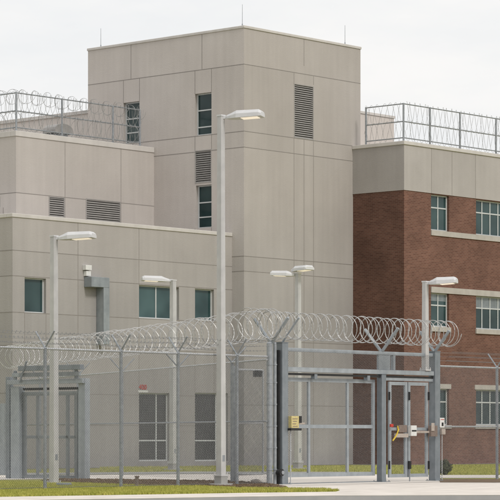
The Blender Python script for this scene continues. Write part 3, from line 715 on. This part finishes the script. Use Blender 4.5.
hood = empty('roof_vent_hood', P(on_u(58, bU+1.6), bU+1.6, zU+.22), PHI); tag(hood, 'grey curved vent hood on the left wing roof behind the razor wire', 'vent hood')
m = MB(); m.box(-.3, .3, -.3, .3, -.4, .45); m.build('curb', M['duct'], hood)
m = MB(); prof = [(-.55, .35), (-.55, .5)] + [(-.55*math.cos(a*math.pi/8), .5+.28*math.sin(a*math.pi/8)) for a in range(1, 8)] + [(.55, .5), (.55, .35)]
for k in range(len(prof)-1):
    (x0, q0_), (x1, q1_) = prof[k], prof[k+1]; m.quad((x0, -.4, q0_), (x1, -.4, q1_), (x1, .4, q1_), (x0, .4, q0_))
i0 = len(m.v); m.v += [(x, -.4, z) for x, z in prof]; m.f.append(tuple(range(i0, i0+len(prof)))); m.t.append(1)
i0 = len(m.v); m.v += [(x, .4, z) for x, z in prof]; m.f.append(tuple(range(i0, i0+len(prof)))); m.t.append(1)
m.build('cowl', M['louver'], hood)
# ================================================================== LIGHT POLES
def lamp_head(parent, top, dirx, length, wid=.50, arm=.3, th=.14, yaw=0.0):
    hd = Vector((math.cos(yaw)*dirx, math.sin(yaw), 0)).normalized(); sd = hd.cross(Z).normalized(); up = Z
    rise = .05
    a = MB(); a.obox(top+hd*(arm/2)+Z*0, hd, sd, up, abs(arm)/2, .035, .045); a.build('arm', M['lamp_paint'], parent, bevel=.01)
    def pt(x, y, z): return top+hd*(arm*.8+x)+sd*y+Z*(z+rise*x/length)
    h = MB(); L_ = length
    # tapered, faceted shoebox housing: slim neck, deeper belly, chamfered nose
    secs = [(0, .10, -.05, .05), (L_*.14, wid*.36, -.06, .085), (L_*.30, wid/2, -.065, th), (L_*.93, wid/2, -.065, th*.85), (L_, wid*.47, -.06, th*.45)]
    base = len(h.v)
    for (x, w_, zl, zh) in secs:
        for (yy, z) in ((-w_, zl), (w_, zl), (w_, zl+(zh-zl)*.55), (w_*.72, zh), (-w_*.72, zh), (-w_, zl+(zh-zl)*.55)): h.v.append(tuple(pt(x, yy, z)))
    for s in range(len(secs)-1):
        for j in range(6):
            i0 = base+s*6+j; i1 = base+s*6+(j+1) % 6; h.f.append((i0, i1, i1+6, i0+6)); h.t.append(1)
    h.f.append(tuple(base+j for j in reversed(range(6)))); h.t.append(1); h.f.append(tuple(base+(len(secs)-1)*6+j for j in range(6))); h.t.append(1)
    ho = h.build('lamp_head', M['lamp_paint'], parent, bevel=.006)
    l = MB(); x0, x1, w_ = L_*.42, L_*.88, wid*.36; zz_ = -.078
    l.hexa([pt(x0, -w_, zz_), pt(x1, -w_, zz_), pt(x1, w_, zz_), pt(x0, w_, zz_), pt(x0, -w_, -.063), pt(x1, -w_, -.063), pt(x1, w_, -.063), pt(x0, w_, -.063)])
    l.build('lens', M['lens'], ho)
def light_pole(label, px, Zd, ytop, hw0, hw1, heads, base_z=0.0, plinth=True, off=None):
    p = Vector(((px-CX)/F*Zd, Zd, base_z)); r = empty('light_pole', p); tag(r, label, 'street lamp', 'site light poles')
    top = hgt(ytop, p)-base_z; m = MB(); a1, a2 = U, V
    b0 = [(-hw0, -hw0), (hw0, -hw0), (hw0, hw0), (-hw0, hw0)]; z0 = .3 if plinth else .03
    m.hexa([a1*x+a2*y+Z*z0 for x, y in b0]+[a1*x*hw1/hw0+a2*y*hw1/hw0+Z*top for x, y in b0]); m.build('pole', M['pole'], r, bevel=.012)
    m = MB()
    if plinth: m.tube(Vector((0, 0, -.05)), Vector((0, 0, .07)), hw0*3.3, 24); m.obox(Z*.165, a1, a2, Z, hw0*1.35, hw0*1.35, .105); m.build('plinth', M['kerb'], r, bevel=.015)
    m = MB(); m.obox(Z*(.285 if plinth else .02), a1, a2, Z, hw0*1.45, hw0*1.45, .02)
    for sx in (-1, 1):
        for sy in (-1, 1): c_ = a1*sx*hw0*1.22+a2*sy*hw0*1.22+Z*(.3 if plinth else .03); m.tube(c_, c_+Z*.07, .018, 6)
    m.build('base_plate', M['pole'], r, bevel=.005)
    if plinth or not base_z:
        m = MB(); m.obox(-V*(hw0*.985)+Z*.75, U, V, Z, .045, .006, .085); m.build('hand_hole_cover', M['galv'], r)
    m = MB(); m.obox(Z*(top+.01), a1, a2, Z, hw1*1.15, hw1*1.15, .02); m.build('pole_cap', M['lamp_paint'], r)
    for (dx, ln, arm, dz, yaw) in heads: lamp_head(r, Vector((0, 0, top+dz)), dx, ln, yaw=yaw, arm=arm)
    return r
light_pole('tallest light pole, single lamp head, standing in front of the fence', 221, 66.0, 116, .098, .075, [(1, .98, .22, -.04, -.25)])
light_pole('light pole at far left with lamp head pointing right, close behind the fence', 54, 69.0, 236.5, .10, .08, [(1, 1.02, .2, -.05, -.25)], plinth=False)
light_pole('short looking light pole with lamp head pointing left, before the lower wing windows', 173, 94, 280.5, .11, .09, [(-1, 1.05, .2, 0.0, -.2)])
light_pole('light pole carrying two lamp heads, behind the sliding gate', 298, 97, 273.5, .11, .09, [(-1, .95, .16, -.05, .25), (1, .95, -.35, .13, -.8)])
pz = per(425); light_pole('short lamp post mounted on top of the gate header beam', 425.3, pz.y, 282, .085, .07, [(1, .82, .16, -.03, -.25)], base_z=zb1+.03, plinth=False)

# ================================================================== GROUND
def region(name, pts, z, mat, kind='structure', skirt=0.0, world=False):
    me = bpy.data.meshes.new(name)
    ws = [(p if world else ground(*p)) for p in pts]; n = len(ws)
    vs = [(p[0], p[1], z) for p in ws]; fs = [tuple(range(n))]
    if skirt:
        vs += [(p[0], p[1], z-skirt) for p in ws]; fs += [(i, (i+1) % n, n+(i+1) % n, n+i) for i in range(n)]
    me.from_pydata(vs, [], fs); me.validate(); me.update(); me.materials.append(mat)
    o = bpy.data.objects.new(name, me); col.objects.link(o); o['kind'] = kind; return o
KZ = .11
region('road', [(-900, -100), (900, -100), (900, 2400), (-900, 2400)], -KZ, M['asphalt'], world=True)
edge = [(-400, 505), (0, 500.6), (100, 499.3), (200, 497.6), (250, 496.8), (335, 495.8), (500, 495.2), (900, 495)]
eg = [ground(x, y) for x, y in edge]
slab = [(-60, eg[0].y)] + [(p.x, p.y) for p in eg] + [(80, eg[-1].y), (400, 900), (-400, 900)]
region('lawn', [Vector((x, y, 0)) for x, y in slab], 0.0, M['grass_base'], skirt=KZ+.02, world=True)
# white walk along the road + drive apron
back = [(900, 483), (560, 482), (440, 481.3), (286, 486), (290, 488.6), (325, 489.2), (340, 490.6), (336, 491.8), (300, 492.3), (250, 492.9), (200, 493.8), (100, 495.4), (0, 497.0), (-400, 502)]
region('sidewalk', [(x, y) for x, y in edge]+back, .004, M['concrete'], skirt=.0)
# kerb face
kb = MB()
for i in range(len(eg)-1):
    a, b = eg[i], eg[i+1]; n_ = Vector((0, -1, 0))
    kb.hexa([a+n_*.15+Z*-KZ, b+n_*.15+Z*-KZ, b-n_*.002+Z*-KZ, a-n_*.002+Z*-KZ, a+n_*.13+Z*-.002, b+n_*.13+Z*-.002, b-n_*.002+Z*-.002, a-n_*.002+Z*-.002])
ko = kb.build('kerb', M['kerb']); ko['kind'] = 'structure'
gt = MB()
for i in range(len(eg)-1):
    a, b = eg[i], eg[i+1]; o_ = Vector((0, -.15, 0)); o2 = Vector((0, -.75, 0)); zq_ = Z*(-KZ+.005)
    gt.quad(a+o2+zq_, b+o2+zq_, b+o_+zq_, a+o_+zq_)
g_ = gt.build('gutter', M['asphalt']); g_['kind'] = 'structure'
# drive through the gate and the inner road
region('driveway', [(286, 486.2), (440, 481.9), (438, 480.6), (440, 478.2), (600, 478.2), (600, 475.2), (440, 475.2), (380, 474.6), (262, 474.4), (200, 474.2), (90, 475.0), (-100, 476.0), (-100, 481), (60, 479.2), (150, 480.2), (232, 481.3), (264, 483.5)], .008, M['road_in'])
region('path_kerb', [(-100, 474.0), (100, 472.6), (200, 471.8), (375, 472.2), (375, 473.4), (262, 474.1), (200, 473.9), (100, 474.6), (-100, 475.6)], .012, M['kerb'])
region('mulch_bed', [(40, 480.5), (62, 479.3), (150, 480.3), (232, 481.4), (264, 483.6), (286, 486.3), (283, 488.3), (240, 488.4), (200, 486.6), (150, 486.4), (95, 484.2), (60, 483.2)], .016, M['mulch'])
region('soil_strip', [(440, 482.6), (440, 479.4), (600, 479.2), (600, 482.8)], .013, M['mulch'])
region('wall_base_gravel', [P(a12-.5, bL-.5), P(-.2, bL-.5), P(-.5, -.7), P(aB-.6, -.7), P(aB-.6, bB-.6), P(aB+28, bB-.6), P(aB+28, bB), P(aB, bB), P(aB, 0), P(0, 0), P(0, bL), P(a12, bL)], .012, M['kerb'], world=True)
jm = MB()
for k in range(-1, 7):
    a0 = ab(per(288))[0]+k*1.9+.4
    p0, p1 = P(a0, bP-4.4, .0062), P(a0, bP-.6, .0062); 
    if k >= 1: jm.quad(p0-U*.012, p0+U*.012, p1+U*.012, p1-U*.012)
for d_ in (1.3, 3.0):
    a0 = ab(per(300))[0]; p0, p1 = P(a0+1.2*d_, bP-d_, .0066), P(a0+16, bP-d_, .0066); jm.quad(p0-V*.02, p1-V*.02, p1+V*.02, p0+V*.02)
jo = jm.build('slab_joints', M['kerb']); jo['kind'] = 'structure'
# grass blades: one stuff object per lawn
def inpoly(x, y, poly):
    c = False; n = len(poly)
    for i in range(n):
        x1, y1 = poly[i]; x2, y2 = poly[(i+1) % n]
        if (y1 > y) != (y2 > y) and x < (x2-x1)*(y-y1)/(y2-y1)+x1: c = not c
    return c
def blades(name, label, poly_px, n, hmin, hmax, w=.008, k=3):
    poly = [tuple(ground(*p)[:2]) for p in poly_px]; xs = [p[0] for p in poly]; ys = [p[1] for p in poly]; mb = MB(); c = 0
    while c < n:
        x = random.uniform(min(xs), max(xs)); y = random.uniform(min(ys), max(ys))
        if not inpoly(x, y, poly): continue
        c += 1
        for _ in range(k):
            a = random.uniform(0, 6.28); h = random.uniform(hmin, hmax); ln = random.uniform(0, .6)*h; dx, dy = math.cos(a), math.sin(a)
            px, py = x+random.uniform(-.03, .03), y+random.uniform(-.03, .03); i = len(mb.v)
            mb.v += [(px-w*dy, py+w*dx, 0), (px+w*dy, py-w*dx, 0), (px+ln*dx, py+ln*dy, h)]; mb.f.append((i, i+1, i+2)); mb.t.append(1)
    o = mb.build(name, M['grass_blade']); tag(o, label, 'grass', kind='stuff'); return o
blades('lawn_grass', 'bright green mown grass between the kerb walk and the front fence', [(-60, 481), (60, 483.2), (95, 484.3), (150, 486.6), (200, 486.8), (240, 488.5), (325, 489.3), (339, 490.6), (334, 491.6), (250, 492.8), (200, 493.7), (100, 495.3), (0, 496.9), (-60, 497.5)], 30000, .03, .075)
blades('lawn_grass', 'sunlit grass lawn at the foot of the brick building', [(376, 466.2), (600, 464.6), (600, 475), (440, 475), (376, 474)], 16000, .04, .09, .012, 2)
blades('lawn_grass', 'narrow strip of grass along the foot of the concrete building', [(100, 467.6), (232, 466.5), (375, 466.5), (375, 472), (200, 471.2), (100, 472.2)], 10000, .04, .09, .012, 2)
# mulch chips and pebbles
ck = MB()
poly = [tuple(ground(*p)[:2]) for p in [(45, 480.6), (62, 479.6), (150, 480.6), (232, 481.8), (264, 484), (282, 486.6), (280, 488), (240, 488), (200, 486.4), (150, 486.2), (95, 484), (60, 483)]]
xs = [p[0] for p in poly]; ys = [p[1] for p in poly]; c = 0
while c < 5200:
    x = random.uniform(min(xs), max(xs)); y = random.uniform(min(ys), max(ys))
    if not inpoly(x, y, poly): continue
    c += 1; a = random.uniform(0, 3.14); s = random.uniform(.012, .04)
    ck.obox((x, y, .02+random.uniform(0, .02)), (math.cos(a), math.sin(a), random.uniform(-.3, .3)), (-math.sin(a), math.cos(a), 0), (0, 0, 1), s, s*.5, s*.4)
o = ck.build('mulch_chips', M['mulch']); tag(o, 'brown bark chips in the bed behind the front fence', 'mulch', kind='stuff')

def rock(name, label, p, s, mat):
    import bmesh
    bm = bmesh.new(); bmesh.ops.create_icosphere(bm, subdivisions=2, radius=1); rr = random.Random(int(p.x*100))
    for v in bm.verts: v.co = Vector((v.co.x*s[0], v.co.y*s[1], max(v.co.z, -.3)*s[2]))*(1+rr.uniform(-.12, .12))
    me = bpy.data.meshes.new(name); bm.to_mesh(me); bm.free(); me.materials.append(mat); o = bpy.data.objects.new(name, me); col.objects.link(o); o.location = p; tag(o, label, 'rock'); return o
rock('rock', 'small grey rock lying in the mulch beside the corner post', ground(256, 483.5)+Z*.03, (.16, .12, .11), M['stone_grey'])
# utility stake and buried box near the fence
pk = ground(137, 487.2); m = MB(); m.tube(pk, pk+Z*.26, .045, 8); m.tube(pk+Z*.26, pk+Z*.30, .065, 8); o = m.build('marker_stake', M['brown']); tag(o, 'short brown stake in the grass below the front fence', 'stake')
pk = ground(64, 486.5); m = MB(); m.obox(pk+Z*.05, U, V, Z, .17, .13, .05); o = m.build('utility_box', M['duct'], bevel=.02); tag(o, 'low grey utility box in the grass beside the left light pole', 'utility box')

# shrub by the brick wall
sh = empty('shrub', ground(444, 475.0)); tag(sh, 'round dark shrub on the lawn just right of the gate', 'shrub')
m = MB()
for k in range(9):
    a = k*.7; m.tube((0, 0, 0), (math.cos(a)*.15, math.sin(a)*.15, .3), .012, 5, .006)
m.build('stem', M['bark'], sh)
m = MB()
for k in range(3200):
    d = Vector((random.gauss(0, 1), random.gauss(0, 1), random.gauss(0, 1))).normalized(); rad = .27*(random.random()**.35)*(1+.12*math.sin(d.x*7)+.1*math.sin(d.z*9+d.y*5))
    c_ = Vector((d.x*rad, d.y*rad, .27+d.z*rad*.95)); e1 = Vector((random.gauss(0,1), random.gauss(0,1), random.gauss(0,1))).normalized(); e2 = e1.cross(d).normalized(); s = random.uniform(.012, .024)
    m.quad(c_-e1*s*1.4, c_+e2*s, c_+e1*s*1.4, c_-e2*s)
m.build('foliage', M['bush'], sh)

# ================================================================== CAMERA, SKY, SUN
cam = bpy.data.cameras.new('camera'); co = bpy.data.objects.new('camera', cam); col.objects.link(co)
co.location = (0, 0, H); co.rotation_euler = (R(90), 0, 0)
cam.sensor_width = 36; cam.lens = F/500*36; cam.shift_x = 0.0; cam.shift_y = (HY-250)/500
cam.clip_start = 1; cam.clip_end = 5000
scene.camera = co
SE, SAZ = R(42), R(-52)                        # sun: elevation; azimuth direction (to the right, behind camera)
sv = Vector((math.cos(SE)*math.cos(SAZ), math.cos(SE)*math.sin(SAZ), math.sin(SE)))
sun = bpy.data.lights.new('sun', 'SUN'); sun.energy = 1.5; sun.angle = R(11); sun.color = (1, .96, .91)
so_ = bpy.data.objects.new('sun', sun); col.objects.link(so_); so_.rotation_euler = (-sv).to_track_quat('-Z', 'Y').to_euler()
w = bpy.data.worlds.new('World'); scene.world = w; w.use_nodes = True; nt = w.node_tree; N = nt.nodes; L = nt.links
bg = N['Background']; sky = N.new('ShaderNodeTexSky'); sky.sky_type = 'NISHITA'; sky.sun_disc = False
sky.sun_elevation = SE; sky.sun_rotation = math.pi/2-SAZ; sky.dust_density = 4; sky.air_density = 1.2
tc = N.new('ShaderNodeTexCoord'); mp = N.new('ShaderNodeMapping'); mp.inputs['Scale'].default_value = (1, 1, 3.2)
n = N.new('ShaderNodeTexNoise'); n.inputs['Scale'].default_value = 9; n.inputs['Detail'].default_value = 6; n.inputs['Roughness'].default_value = .55
L.new(tc.outputs['Generated'], mp.inputs['Vector']); L.new(mp.outputs['Vector'], n.inputs['Vector'])
r = N.new('ShaderNodeValToRGB'); r.color_ramp.elements[0].position = .35; r.color_ramp.elements[1].position = .65
k = 1/.12
r.color_ramp.elements[0].color = (.90*k, .91*k, .92*k, 1); r.color_ramp.elements[1].color = (1.0*k, .985*k, .968*k, 1)
L.new(n.outputs['Fac'], r.inputs['Fac'])
mx = N.new('ShaderNodeMix'); mx.data_type = 'RGBA'; mx.inputs[0].default_value = .94
L.new(sky.outputs['Color'], mx.inputs[6]); L.new(r.outputs['Color'], mx.inputs[7]); L.new(mx.outputs[2], bg.inputs['Color'])
bg.inputs['Strength'].default_value = .12
scene.view_settings.view_transform = 'Standard'; scene.view_settings.look = 'None'; scene.view_settings.exposure = 0
